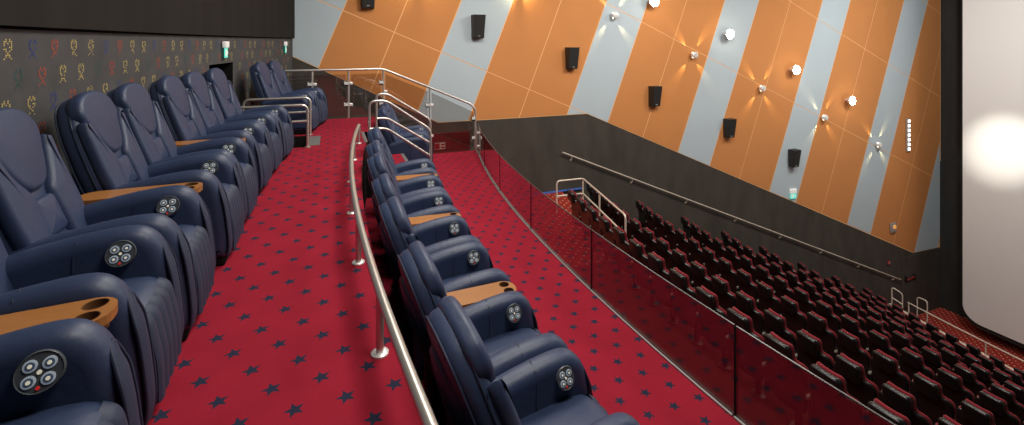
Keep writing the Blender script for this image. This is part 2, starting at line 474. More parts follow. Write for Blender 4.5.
for i in range(len(BND)-1):
    blue = (i-1) % 3 == 0
    for k in range(-4, 5):
        zc = 2.535+3.75*k                   # seam: z = zc + SL*x
        big = [(-3,-12),(27,-12),(27,6),(-3,6)]
        e = .012
        p = clip(big, 1, -LEAN, BND[i]+LEAN*1+e)
        p = clip(p, -1, LEAN, -(BND[i+1]+LEAN*1)+e)
        p = clip(p, -SL, 1, zc+e)
        p = clip(p, SL, -1, -(zc+3.75)+e)
        p = clip(p, 1, 0, -.86); p = clip(p, -1, 0, -XF); p = clip(p, 0, -1, -ZTOP)
        if len(p) < 3: continue
        # keep what lies above the dado, piece by piece
        for (a, b) in zip(WT[:-1], WT[1:]):
            s_ = (b[1]-a[1])/(b[0]-a[0])
            q = clip(p, 1, 0, a[0]); q = clip(q, -1, 0, -b[0]) if len(q) > 2 else q
            q = clip(q, -s_, 1, a[1]-s_*a[0]+.015) if len(q) > 2 else q
            if len(q) > 2:
                m.add([(x, YF-.004, z) for x, z in q], [tuple(range(len(q)))], 0 if blue else 1)
d = [(x, z) for x, z in WT]+[(25.6,ZS-.1),(-2.0,ZS-.1)]
m.prism(d, (0,YF-.015,0), (1,0,0), (0,0,1), .05, mi=3)
struct(m, 'wall_far', [MT['bluegrey'], MT['orange'], MT['seam'], MT['wainscot']])
# front wall behind the screen, near side wall, ceiling
m = MB()
m.add([(XF,YN,ZS-.2),(XF,YF,ZS-.2),(XF,YF,-3.75),(XF,YN,-3.75)], [(0,1,2,3)], 0)
m.add([(XF-.02,YN,-3.77),(XF-.02,YF-.05,-3.77),(XF-.02,YF-.05,ZTOP),(XF-.02,YN,ZTOP)], [(0,1,2,3)], 0)
struct(m, 'wall_front', [MT['masking']])
m = MB(); m.add([(-3,YN,ZS-.2),(XF+.2,YN,ZS-.2),(XF+.2,YN,ZTOP),(-3,YN,ZTOP)], [(0,1,2,3)])
struct(m, 'wall_near', [MT['wainscot']])
m = MB(); m.add([(-3,YN,ZTOP),(XF+.2,YN,ZTOP),(XF+.2,YF,ZTOP),(-3,YF,ZTOP)], [(0,1,2,3)])
struct(m, 'ceiling', [MT['upperfab']])
# metal stair nosings and the blue floor edge strip
m = MB()
m.box(-.345, -.15, GAP0+.06, GAP1-.12, -.03, .006)
for xa, z in ((.56,0),(.90,-.222),(1.25,-.445),(1.62,-.667)):
    m.box(xa-.05, xa+.004, GAP0+.01, GAP1-.01, z-.03, z+.005)
struct(m, 'trim_1', [MT['nosing']])
m = MB(); m.box(4.3, 7.2, YF-.10, YF-.046, ZL, ZL+.035)
struct(m, 'trim_2', [MT['blueled']])
m = MB()
for a, b in zip(frange(YN, 11.6, .5)[:-1], frange(YN, 11.6, .5)[1:]):
    x0, x1 = tier_edge(8, a), tier_edge(8, b)
    m.add([(x0-.06,a,-8.75),(x0+.06,a,-8.75),(x0+.06,a,-8.48),(x0-.06,a,-8.48),(x1-.06,b,-8.75),(x1+.06,b,-8.75),(x1+.06,b,-8.48),(x1-.06,b,-8.48)],
          [(0,1,2,3),(4,7,6,5),(0,3,7,4),(1,5,6,2),(0,4,5,1)], 0)
    m.add([(x0-.07,a,-8.48),(x0+.07,a,-8.48),(x1+.07,b,-8.48),(x1-.07,b,-8.48)], [(0,1,2,3)], 1)
struct(m, 'trim_3', [MT['tier'], MT['champagne']])
m = MB(); m.box(1.15, 3.02, 10.45, 10.53, ZM-.05, ZM+.42)  # solid red block standing in for the carpet's reflection in the glass
struct(m, 'trim_reflection', [MT['reflection']])
# emergency door leaf in the dado
m = MB(); m.box(22.78, 23.80, YF-.075, YF-.045, ZS+.55, -7.62)
dr = struct(m, 'door_1', [MT['wainscot']])
m = MB()
m.tube([(22.94,YF-.13,-8.58),(23.5,YF-.13,-8.52)], .015); 
for x in (22.92, 23.52): m.rbox(x-.03, x+.03, YF-.16, YF-.072, -8.62, -8.38, .015, mi=1)
m.build('push_bar', [MT['red'], MT['plastic']], dr)

# ------------------------------------------------------------------ recliner
def recliner(label, group):
    root = thing('recliner_armchair', label, 'recliner armchair', group=group)
    LE = MT['leather']
    side = smooth_closed([(-.36,.05),(.30,.05),(.405,.06),(.428,.16),(.412,.34),(.388,.48),(.360,.58),(.312,.650),(.235,.688),
                          (.08,.682),(-.12,.650),(-.30,.605),(-.385,.56),(-.41,.42),(-.405,.12)], 4)
    for sgn in (1, -1):
        m = MB(); yc = sgn*.270
        m.pillow(side, (0,yc,0), (1,0,0), (0,0,1), .148, .070, n=7)
        arm = m.build('arm', LE, root)
        # leaf shaped welt panel on the arm front, narrow at the top
        fl = smooth_open([(.352,.585),(.372,.53),(.392,.46),(.411,.34),(.427,.16),(.418,.07)], 5)
        wd = [.014+.046*min(1, q/9)**.6 for q in range(len(fl))]
        m = MB(); vs = []; fs = []; nv = 9
        for (x, z), hw in zip(fl, wd):
            for j in range(nv):
                v = -1+2*j/(nv-1); vs.append((x+.010*(1-v*v)**.6-.010*abs(v), yc+hw*v, z))
        for q in range(len(fl)-1):
            for j in range(nv-1): fs.append((q*nv+j, q*nv+j+1, (q+1)*nv+j+1, (q+1)*nv+j))
        m.add(vs, fs)
        fp = m.build('front_panel', MT['leather_matte'], arm)
        m = MB()
        m.tube([(x-.002, yc-hw, z) for (x, z), hw in reversed(list(zip(fl, wd)))]+[(fl[0][0], yc, fl[0][1]+.012)]+[(x-.002, yc+hw, z) for (x, z), hw in zip(fl, wd)], .0060, 7)
        m.build('piping', MT['piping'], fp)
        m = MB()   # seam round the arm behind the control
        m.tube([(.02, yc-.0755, .30),(.02, yc-.0765, .50),(.022, yc-.0755, .60),(.024, yc-.052, .657),(.025, yc, .6785),(.024, yc+.052, .657),(.022, yc+.0755, .60),(.02, yc+.0765, .50),(.02, yc+.0755, .30)], .003, 6)
        m.build('seam', MT['piping'], arm)
        if sgn == 1:
            c = Vector((.200, yc-.0775, .588)); nrm = Vector((.05,-.95,.28)).normalized()
            m = MB(); m.lathe([(.0585,-.03),(.0605,.010),(.057,.017),(.055,.014)], c, 28, nrm)
            cp = m.build('control_panel', MT['panel_dark'], arm)
            u = Vector((1,0,0)); u = (u-nrm*u.dot(nrm)).normalized(); w = nrm.cross(u)
            c = c+nrm*.006
            for a, b in ((1,1),(-1,1),(-1,-1),(1,-1)):
                m = MB(); p = c+u*(.0225*a)+w*(.0215*b)
                m.lathe([(.0175,.006),(.0175,.0115),(.014,.0125)], p, 18, nrm, mi=0)
                m.lathe([(.0125,.0118),(.0120,.0135)], p, 16, nrm, mi=1)
                m.lathe([(.0065,.013),(.006,.0148)], p, 6, nrm, mi=2)
                m.build('button', [MT['button'], MT['buttonmid'], MT['icon']], cp)
            m = MB()
            sg_ = -1 if w.z > 0 else 1
            m.lathe([(.006,.006),(.005,.011)], c+w*.043*sg_, 8, nrm, mi=0)
            m.build('red_logo', MT['redmark'], cp)  # tiny red logo given a slight glow, not a lamp
            m = MB()
            m.lathe([(.007,.006),(.006,.011)], c, 10, nrm)
            m.build('emblem', MT['icon'], cp)
    # seat cushion and channelled footrest
    m = MB()
    m.sweep(smooth_open([(-.26,.43),(0,.450),(.18,.462),(.30,.455),(.355,.43)], 5), -.198, .198, 12, lambda v: .022*math.sin(PI*v)**.5, back=.09)
    m.build('seat_cushion', LE, root)
    m = MB()
    m.sweep(smooth_open([(.345,.44),(.385,.41),(.405,.34),(.425,.22),(.43,.07)], 5), -.197, .197, 40,
            lambda v: .004+.012*abs(math.sin(PI*v*5))**.6, back=.09)
    m.build('footrest', MT['leather_matte'], root)
    m = MB(); m.rbox(-.38, .40, -.32, .32, .0, .07, .015, axis='z')
    m.build('plinth', MT['black'], root)
    # back, leaning
    th = math.radians(20); V = Vector((-math.sin(th),0,math.cos(th))); U = Vector((0,1,0)); Nn = U.cross(V)
    O = Vector((-.22,0,.335))
    def loc(n): return O+Nn*n
    half = [(.235,.0),(.285,.14),(.312,.34),(.308,.54),(.285,.70),(.243,.82),(.175,.902),(.085,.938)]
    sh = smooth_closed(half+[(0,.942)]+[(-a,b) for a, b in reversed(half)], 4)
    m = MB(); m.pillow(sh, loc(-.030), U, V, .145, .06, n=6, dome_back=.02)
    bk = m.build('backrest', LE, root)
    m = MB()
    for n_, sc in ((-.008,1.002),(-.085,.985)):
        m.tube([loc(n_)+U*(a*sc)+V*((b-.4)*sc+.4) for a, b in sh if b > .03], .0055, 6)
    m.build('piping', MT['piping'], bk)
    rp = [(.19,.10),(.215,.34),(.205,.54),(.165,.70),(.10,.80)]
    m = MB(); m.pillow(smooth_closed(rp+[(0,.835)]+[(-a,b) for a, b in reversed(rp)], 4), loc(-.100), U, V, .07, .03, n=4, dome_back=.03)
    m.build('rear_panel', LE, bk)
    hd = [(.060,.492),(.115,.528),(.160,.595),(.202,.680),(.240,.755),(.250,.828),(.200,.910),(.096,.952)]
    m = MB(); m.pillow(smooth_closed([(0,.485)]+hd+[(0,.958)]+[(-a,b) for a, b in reversed(hd)], 4), loc(.026), U, V, .098, .036, n=7, dome=.016)
    m.build('headrest', LE, bk)
    for sg in (1, -1):
        bo = [(.215,.02),(.283,.16),(.313,.34),(.310,.54),(.298,.67),(.282,.735),(.262,.758),(.238,.715),(.200,.645),(.160,.572),(.115,.508),(.085,.44),(.100,.25),(.120,.05)]
        m = MB(); m.pillow(smooth_closed([(a*sg,b) for a, b in bo], 3), loc(.045), U, V, .085, .036, n=5, dome=.012)
        m.build('bolster', LE, bk)
    for a, b in ((.03,.215),(.225,.445)):
        m = MB(); m.pillow(rrect(0, (a+b)/2, .215, b-a, .035), loc(.035), U, V, .07, .03, n=4, dome=.012)
        m.build('lumbar_pad', LE, bk)
    return root

def tray(label, group):
    root = thing('tray_table', label, 'tray table', group=group)
    bm = bmesh.new()
    outl = rrect(-.01, 0, .67, .205, .09, 6)
    loops = [outl]+[[(.255+.038*math.cos(2*PI*i/20), s*.047+.038*math.sin(2*PI*i/20)) for i in range(20)] for s in (1,-1)]
    edges = []
    for l in loops:
        vs = [bm.verts.new((x, y, .628)) for x, y in l]
        edges += [bm.edges.new((vs[i], vs[(i+1) % len(vs)])) for i in range(len(vs))]
    bmesh.ops.triangle_fill(bm, edges=edges, use_beauty=True)
    bmesh.ops.recalc_face_normals(bm, faces=bm.faces)
    r = bmesh.ops.extrude_face_region(bm, geom=bm.faces[:])
    for v in [g for g in r['geom'] if isinstance(g, bmesh.types.BMVert)]: v.co.z -= .034
    bmesh.ops.recalc_face_normals(bm, faces=bm.faces)
    me = bpy.data.meshes.new('tray_top'); bm.to_mesh(me); bm.free(); me.materials.append(MT['wood'])
    tp = bpy.data.objects.new('tray_top', me); COL.link(tp); tp.parent = root
    for s in (1, -1):
        m = MB(); m.lathe([(.0365,-.09),(.0375,-.09),(.0378,-.036),(.0395,.0015),(.0365,.0015),(.036,-.084),(.002,-.084)], (.255, s*.047, .628), 20)
        m.build('cup_holder', MT['woodwell'], tp)
    m = MB(); m.rbox(-.30, .22, -.06, .06, 0, .594, .012, axis='z')
    m.build('pedestal', MT['black'], root)
    return root

BACK_Y = [1.86, 2.765, 3.467, 4.39, 5.09, 6.015, 6.72, 7.47]     # where each chair's far arm control sits
BACK_FAR = [9.45, 10.16]
MID_Y = [1.44, 2.365, 3.065, 3.985, 4.685, 5.565, 6.27, 7.20]
MID_FAR = [9.48, 10.19]
proto = None
def put_chair(y_ctrl, x0, R, z, label, group, dx=0.):
    global proto
    yc = y_ctrl-.20
    if proto is None:
        proto = recliner(label, group); o = proto
    else:
        o = copy_tree(proto)
    o['label'] = label; o['group'] = group
    o.location = (arc(x0, yc, R)+dx, yc, z); o.rotation_euler = (0,0,-(yc-YC)/R)
    return o
GB = 'recliners in the back row'; GM = 'recliners in the middle row'
for i, y in enumerate(BACK_Y):
    extra = '' 
    put_chair(y, -1.14, 27, 0, f'navy leather recliner against the patterned wall, {ORD[i]} from the photographer', GB, [.01,-.03,.0,.04,.035,.02,.01,.01][i])
for i, y in enumerate(BACK_FAR):
    put_chair(y, -1.14, 27, 0, ['navy recliner just past the back row stair gap, patterned wall behind',
                               'navy recliner at the far wall corner, last of the back row'][i], GB)
for i, y in enumerate(MID_Y):
    put_chair(y, .978, 27, ZM, f'navy leather recliner below the low steel rail, {ORD[i]} from the photographer', GM)
for i, y in enumerate(MID_FAR):
    put_chair(y, .978, 27, ZM, ['navy recliner just past the handrailed steps in the middle row',
                              'navy recliner beside the far glass railing, last of the middle row'][i], GM)
tproto = None
def put_tray(y, x0, z, label, group):
    global tproto
    if tproto is None: tproto = tray(label, group); o = tproto
    else: o = copy_tree(tproto)
    o['label'] = label; o['group'] = group
    o.location = (arc(x0, y, 27), y, z); o.rotation_euler = (0,0,-(y-YC)/27)
    return o
for i, (a, b) in enumerate(((0,1),(2,3),(4,5))):
    y = (BACK_Y[a]+.155+BACK_Y[b]-.555)/2
    put_tray(y, -1.14, 0, f'oak tray with cup holes, {ORD[i]} from the photographer in the back row', 'trays in the back row')
y = (BACK_FAR[0]+.155+BACK_FAR[1]-.555)/2
for i, (a, b) in enumerate(((0,1),(2,3),(4,5),(6,7))):
    y = (MID_Y[a]+.155+MID_Y[b]-.555)/2
    put_tray(y, .978, ZM, f'oak tray with cup holes, {ORD[i]} from the photographer in the middle row', 'trays in the middle row')

# ------------------------------------------------------------------ theatre seats
def theatre_seat(label, group):
    root = thing('theatre_seat', label, 'theatre seat', group=group)
    th = math.radians(9); V = Vector((-math.sin(th),0,math.cos(th))); U = Vector((0,1,0)); Nn = U.cross(V)
    O = Vector((.12,0,.0))
    half = [(.17,.36),(.228,.42),(.255,.55),(.264,.70),(.264,.82),(.253,.888),(.222,.930),(.172,.952),(.150,.975),(.146,1.02),(.146,1.070),(.132,1.108),(.09,1.122)]
    def ol(off=0.):
        h = [(a+off, b+(off*4 if b > 1 else 0)) for a, b in half]
        return smooth_closed(h+[(-a,b) for a, b in reversed(h)], 3)
    m = MB(); m.pillow(ol(), O-Nn*.02, U, V, .055, .022, n=3, bend=1.2)
    bs = m.build('back_shell', MT['seatblack'], root)
    m = MB(); m.pillow(ol(.002), O+Nn*.024, U, V, .044, .020, n=3, bend=1.2)
    m.build('back_cushion', MT['seatred'], root)
    m = MB(); m.pillow(rrect(0, 1.022, .300, .236, .05), O-Nn*.050, U, V, .065, .026, n=4, bend=.6)
    m.build('head_pad', MT['seatblack'], bs)
    m = MB()
    m.rbox(.10, .52, -.225, .225, .40, .50, .035, axis='z')
    m.build('seat_cushion', MT['seatred'], root)
    m = MB()
    m.lathe([(.09,0),(.09,.015),(.04,.03),(.035,.38),(.07,.40)], (.27,0,0), 12)
    m.build('pedestal', MT['plastic'], root)
    m = MB()
    m.rbox(.02, .44, .252, .296, .60, .645, .014, axis='z', mi=0)
    m.rbox(.06, .30, .258, .292, .30, .60, .01, axis='z', mi=1)
    m.lathe([(.043,-.05),(.045,.0),(.036,.0),(.035,-.04)], (.44,.275,.64), 12, mi=1)
    m.build('armrest', [MT['armgrey'], MT['plastic']], root)
    return root
seat0 = None
YEND = [9.42, 11.80, 11.85, 11.87, 11.9, 11.85, 11.62, 11.55, 11.5]
YLOW = [1.7, 2.0, 2.7, 3.3, 4.0, 4.5, 5.1, 5.8, 6.4]
ROWNAME = ['top row behind the glass', 'second row down', 'third row down', 'fourth row down', 'fifth row down',
           'sixth row down', 'seventh row down', 'eighth row down', 'front row by the stage']
for r in range(9):
    y = YEND[r]; k = 0
    while y > YLOW[r]:
        lab = f'black theatre seat, red edged, {ORD[k]} from far end of {ROWNAME[r]}'
        if seat0 is None: seat0 = theatre_seat(lab, ''); o = seat0
        else: o = copy_tree(seat0)
        o['label'] = lab; o['group'] = f'theatre seats in the {ROWNAME[r]}'
        z = RZ[r]
        o.location = (arc(RX[r], y, ROWR)+.06, y, z); o.rotation_euler = (0,0,-(y-YC)/ROWR)
        y -= .555*math.cos((y-YC)/ROWR); k += 1

# ------------------------------------------------------------------ low kerb rail on the upper floor
root = thing('kerb_rail', 'long low curved steel rail on short posts along the aisle edge', 'rail')
def kr(y): return arc(.19, y, 27)
m = MB(); pts = [(kr(y), y, .30) for y in frange(-.6, 7.70, .2)]+[(kr(7.77),7.77,.285),(kr(7.80),7.80,.25),(kr(7.81),7.81,.17)]
m.tube(pts, .024, 14); m.build('rail_tube', MT['steel'], root)
for y in (.36, 1.43, 2.49, 3.57, 4.63, 5.67, 6.70, 7.77):
    m = MB(); m.tube([(kr(y)-.006,y,0),(kr(y)-.006,y,.285)], .020, 12)
    po = m.build('post', MT['steel'], root)
    m = MB(); m.lathe([(.045,0),(.045,.008),(.040,.012),(.024,.014)], (kr(y)-.006,y,0), 18)
    m.build('flange', MT['chrome'], po)

# handrails round the stair gaps
def rail_thing(name, label, paths, r=.021, cat='handrail', mt='steel', posts=()):
    root = thing(name, label, cat)
    for nm, p in paths:
        m = MB(); m.tube(fillet(p, .10), r, 12); m.build(nm, MT[mt], root)
    for p in posts:
        m = MB(); m.tube([p, (p[0],p[1],p[2]+.012)], .045, 16); m.build('flange', MT[mt], root)
    return root
for y, lab in ((GAP0-.04, 'short steel handrail on the near side of the back row stair gap'),
               (GAP1+.04, 'short steel handrail on the far side of the back row stair gap')):
    rail_thing('stair_handrail', lab, [('hoop', [(-1.33,y,.10),(-1.33,y,.645),(-.32,y,.645),(-.32,y,0)]), ('mid_bar', [(-1.33,y,.40),(-.32,y,.40)])],
               posts=[(-.32,y,0)])
for y, xa, xb, xe, lab in ((GAP0-.03,.58,.84,1.56,'sloping steel handrail on the near side of the middle row steps'),
                           (GAP1+.05,.78,.97,1.76,'sloping steel handrail on the far side of the middle row steps')):
    rail_thing('stair_handrail', lab, [('hoop', [(xa,y,0),(xa,y,.655),(xb,y,.655),(xe,y,.14),(xe,y,ZM)]),
               ('mid_bar', [(xa,y,.215),(xb,y,.215),(xe,y,-.30)])], posts=[(xe,y,ZM)])

# far glass railing, upper level then down the rake
root = thing('glass_railing', 'tall steel and glass railing across the far end of both recliner rows', 'railing', (0,0,0))
YR = 10.42
def rtop(x): return 1.02 if x <= 1.07 else 1.02-(x-1.07)*.435
m = MB(); m.tube(fillet([(-1.12,YR,1.02),(1.07,YR,1.02),(3.02,YR,rtop(3.02)),(3.13,YR,rtop(3.02)-.12),(3.13,YR,ZM)], .09), .024, 14)
m.build('handrail', MT['steel'], root)
PX = [-.34,.36,1.07,2.07]
for x in PX:
    zb = 0 if x < 1.1 else ZM
    m = MB(); m.tube([(x,YR,zb),(x,YR,rtop(x))], .020, 12); m.build('post', MT['steel'], root)
spans = [(-1.10,-.34),(-.34,.36),(.36,1.07),(1.07,2.07),(2.07,3.13)]
for a, b in spans:
    lo = .06 if b < 1.1 else ZM+.05
    g = .045
    m = MB(); m.prism([(a+g,lo),(b-g,lo),(b-g,rtop(b-g)-.10-(.06 if b > 3 else 0)),(a+g,rtop(a+g)-.10)], (0,YR,0), (1,0,0), (0,0,1), .012)
    pn = m.build('pane', MT['glass'], root, smooth=False)
    for x, s in ((a,1),(b,-1)):
        if x < -1: continue
        for q in (.26, .78):
            z = lo+(rtop(x)-.1-lo)*q
            m = MB(); m.rbox(x+s*.005, x+s*.085, YR-.022, YR+.022, z-.03, z+.03, .012)
            m.build('clamp', MT['chrome'], pn)

# low glass balustrade along the middle level edge, pane by pane
jy = [-.95, .70, 2.37, 4.10, 5.72, 7.35, 8.90, 10.30]
for i in range(len(jy)-1):
    a, b = jy[i]+.008, jy[i+1]-.008
    lab = ['frameless glass balustrade pane nearest the photographer, beside the red star carpet',
           'second frameless balustrade pane from the photographer, in front of the top seat row',
           'third frameless balustrade pane from the photographer, edging the star carpet',
           'fourth frameless balustrade pane from the photographer, edging the star carpet',
           'fifth frameless balustrade pane from the photographer, over the dotted landing carpet',
           'sixth frameless balustrade pane from the photographer, over the dotted landing carpet',
           'last frameless balustrade pane, ending at the far glass railing'][i]
    rt = thing('balustrade_pane', lab, 'glass panel', group='low balustrade panes')
    m = MB(); n = 6
    ys = [a+(b-a)*q/n for q in range(n+1)]
    vs = []; fs = []
    for y in ys:
        x = mid_x(y)+.02
        vs += [(x-.007,y,ZM-.06),(x+.007,y,ZM-.06),(x+.007,y,ZM+.60),(x-.007,y,ZM+.60)]
    for q in range(n):
        for j in range(4): fs.append((q*4+j, q*4+(j+1)%4, q*4+4+(j+1)%4, q*4+4+j))
    fs += [(0,1,2,3), tuple(n*4+j for j in (3,2,1,0))]
    m.add(vs, fs)
    pn = m.build('pane', MT['glass_tint'], rt, smooth=False)
    m = MB()
    m.tube([(mid_x(y)+.02, y, ZM+.603) for y in ys], .006, 6); m.build('top_edge', MT['edge'], rt)
    m = MB()
    m.tube([(mid_x(y), y, ZM+.008) for y in ys], .009, 6); m.build('base_channel', MT['grey'], rt)
    m = MB()
    m.box(mid_x(b)+.010, mid_x(b)+.030, b, b+.014, ZM-.06, ZM+.60); m.build('joint_seal', MT['black'], rt)
    if i == len(jy)-2:
        m = MB(); y = 10.12; m.tube([(mid_x(y)-.03,y,ZM),(mid_x(y)-.03,y,ZM+.58)], .018, 12); po = m.build('post', MT['steel'], rt)
        for z in (.15,.45):
            m = MB(); m.rbox(mid_x(y)-.03, mid_x(y)+.03, y-.06, y+.02, ZM+z-.025, ZM+z+.025, .01); m.build('clamp', MT['chrome'], po)

# cream rail at the landing edge behind the second row
z1 = ZL+.83
rail_thing('landing_rail', 'cream metal guard rail at the edge of the dotted carpet landing', [
    ('top_rail', [(5.57,11.1,ZL),(5.57,11.1,z1),(6.34,11.07,z1),(5.86,8.43,z1-.02),(5.86,8.43,ZL-.7)]),
    ('mid_bar', [(5.57,11.1,z1-.40),(6.34,11.07,z1-.40),(5.86,8.43,z1-.44)]),
    ('post', [(6.34,11.07,z1-.04),(6.34,11.07,ZL-.1)]), ('post', [(6.13,9.9,z1),(6.13,9.9,ZL-.1)])], r=.022, mt='champagne', cat='guard rail')
# sloping wall handrail
root = thing('wall_handrail', 'long thin cream handrail sloping down the charcoal wall', 'handrail')
m = MB(); A = Vector((6.5,YF-.13,-1.71)); B = Vector((22.55,YF-.13,-8.47))
m.tube([A, B], .021, 10); m.build('rail_tube', MT['champagne'], root)
for q in [.02]+[.02+.136*i for i in range(1, 8)]:
    p = A.lerp(B, q); m = MB()
    m.tube([p+Vector((0,0,-.01)), p+Vector((.0,.02,-.12)), p+Vector((0,.09,-.14))], .012, 8)
    m.lathe([(.035,0),(.035,.012)], p+Vector((0,.072,-.14)), 12, (0,1,0)); m.build('bracket', MT['champagne'], root)
# rails at the stage edge
root = thing('stage_rail', 'low cream rail on short posts along the stage front kerb', 'rail')
def sx(y): return tier_edge(8, y)
m = MB(); m.tube([(sx(y), y, -8.06) for y in frange(5.5, 10.9, .3)], .023, 8); m.build('rail_tube', MT['champagne'], root)
for y in (6.1, 8.55, 10.88):
    m = MB(); m.tube([(sx(y),y,-8.48),(sx(y),y,-8.06)], .022, 8); m.build('post', MT['champagne'], root)
rail_thing('stage_handrail', 'small cream handrail frame at the far end of the front row', [
    ('hoop', [(19.84,11.36,-8.74),(19.84,11.36,-7.68),(19.97,11.08,-7.82),(19.97,11.08,-8.6)]), ('mid_bar', [(19.84,11.36,-8.08),(19.97,11.08,-8.22)])],
    r=.021, mt='champagne')
rail_thing('stage_handrail', 'cream hoop handrail standing beside the stage kerb', [
    ('hoop', [(20.75,11.02,ZS),(20.75,11.02,-8.06),(20.75,10.70,-8.06),(20.75,10.70,ZS)])], r=.021, mt='champagne')

# ------------------------------------------------------------------ wall speakers
def speaker(x, z, i):
    root = thing('wall_speaker', f'black wall speaker, {ORD[i]} from the left along the raked panels', 'speaker', (x, YF-.02, z), 0, 'wall speakers')
    m = MB()
    T = [(-.175,-.27,.32),(.175,-.27,.32),(.175,0,.32),(-.175,0,.32)]
    Bt = [(-.15,-.18,-.33),(.15,-.18,-.33),(.16,0,-.33),(-.16,0,-.33)]
    m.add(T+Bt, [(0,1,2,3),(7,6,5,4),(0,4,5,1),(1,5,6,2),(2,6,7,3),(3,7,4,0)])
    m.build('cabinet', MT['cabinet'], root, smooth=False)
    m = MB()
    m.add([(-.165,-.280,.305),(.165,-.280,.305),(.142,-.196,-.315),(-.142,-.196,-.315),(-.165,-.255,.305),(.165,-.255,.305),(.142,-.17,-.315),(-.142,-.17,-.315)],
          [(0,3,2,1),(0,1,5,4),(1,2,6,5),(2,3,7,6),(3,0,4,7)])
    gr = m.build('grille', MT['grill'], root, smooth=False)
    m = MB(); m.box(-.035, .035, -.212, -.196, -.285, -.262); m.build('badge', MT['grey'], gr)
    m = MB(); m.box(-.06, .06, -.03, .0, -.05, .08); m.build('bracket', MT['plastic'], root)
for i, (x, z) in enumerate(((1.02,2.78),(3.97,2.02),(6.93,1.10),(9.98,-.18),(13.16,-1.43),(16.33,-2.77))): speaker(x-.11, z+.02, i)

# ------------------------------------------------------------------ lamps
def spot(name, loc, to, power, col, size_deg, blend=.6, rad=.03):
    l = bpy.data.lights.new(name, 'SPOT'); l.energy = power; l.color = col; l.spot_size = math.radians(size_deg)
    l.spot_blend = blend; l.shadow_soft_size = rad
    o = bpy.data.objects.new(name, l); COL.link(o); o.location = loc
    o.rotation_euler = (Vector(to)-Vector(loc)).to_track_quat('-Z', 'Y').to_euler(); return o
def point(name, loc, power, col, rad=.08):
    l = bpy.data.lights.new(name, 'POINT'); l.energy = power; l.color = col; l.shadow_soft_size = rad
    o = bpy.data.objects.new(name, l); COL.link(o); o.location = loc; return o
def area(name, loc, to, power, col, sx, sy=None):
    l = bpy.data.lights.new(name, 'AREA'); l.energy = power; l.color = col
    l.shape = 'RECTANGLE' if sy else 'DISK'; l.size = sx
    if sy: l.size_y = sy
    o = bpy.data.objects.new(name, l); COL.link(o); o.location = loc
    o.rotation_euler = (Vector(to)-Vector(loc)).to_track_quat('-Z', 'Y').to_euler(); return o
WARM = (1., .76, .36)
SC = [(x-.09, z) for x, z in [(2.30,3.35),(5.25,3.20),(8.43,2.43),(11.58,1.16),(14.69,-.08),(17.97,-1.33),(21.21,-2.64)]]
for i, (x, z) in enumerate(SC):
    if i >= 2:
        root = thing('wall_sconce', f'small silver four beam wall light, {ORD[i-2]} from the left on the panel seam', 'wall light', (x, YF-.02, z), 0, 'four beam wall lights')
    else:
        root = thing('wall_sconce', ['small silver wall light above the frame, glowing over the orange panel pair',
                                     'small silver wall light above the frame, second from the back wall'][i], 'wall light', (x, YF-.02, z), 0, 'four beam wall lights')
    m = MB(); m.lathe([(.05,0),(.05,-.05),(.03,-.055)], (0,0,0), 16, (0,1,0)); m.build('wall_plate', MT['chrome'], root)
    m = MB(); o8 = [(.115*math.cos(PI/8+PI/4*j), .115*math.sin(PI/8+PI/4*j)) for j in range(8)]
    m.pillow(o8, (0,-.12,0), (1,0,0), (0,0,1), .15, .03, n=3); hs = m.build('housing', MT['chrome'], root)
    for sx_, sz_ in ((1,1),(1,-1),(-1,1),(-1,-1)):
        d_ = Vector((sx_*.62, 0, sz_*.78)).normalized()
        m = MB(); m.lathe([(.030,0),(.030,.006),(.02,.008)], Vector((0,-.11,0))+d_*.108, 12, d_); m.build('lens', MT['lens_warm'], hs)
        p0 = Vector((x, YF-.10, z))+d_*.13
        spot('sconce_beam', p0, p0+d_*1.0+Vector((0,.13,0)), 50 if i > 1 else 34, WARM, 27 if i > 1 else 80, .8, .01)
ST = [(x-.27, z+.02) for x, z in [(6.9,4.25),(10.02,2.89),(13.21,1.85),(16.44,.54),(19.54,-.74)]]
for i, (x, z) in enumerate(ST):
    if i:
        root = thing('wall_floodlight', f'bright round wall lamp above the sconces, {ORD[i-1]} from the left', 'wall lamp', (x, YF-.02, z), 0, 'bright wall lamps')
        m = MB(); m.lathe([(.05,0),(.05,-.10),(.14,-.14),(.175,-.25),(.18,-.25)], (0,0,0), 20, (0,1,0)); hs = m.build('housing', MT['chrome'], root)
        m = MB(); m.lathe([(.17,-.245),(.165,-.265),(.09,-.295),(.01,-.30)], (0,0,0), 20, (0,1,0)); m.build('lens', MT['bulb'], root)
    point('floodlight_glow', (x, YF-.55, z), 9, (1.,.90,.72), .14)

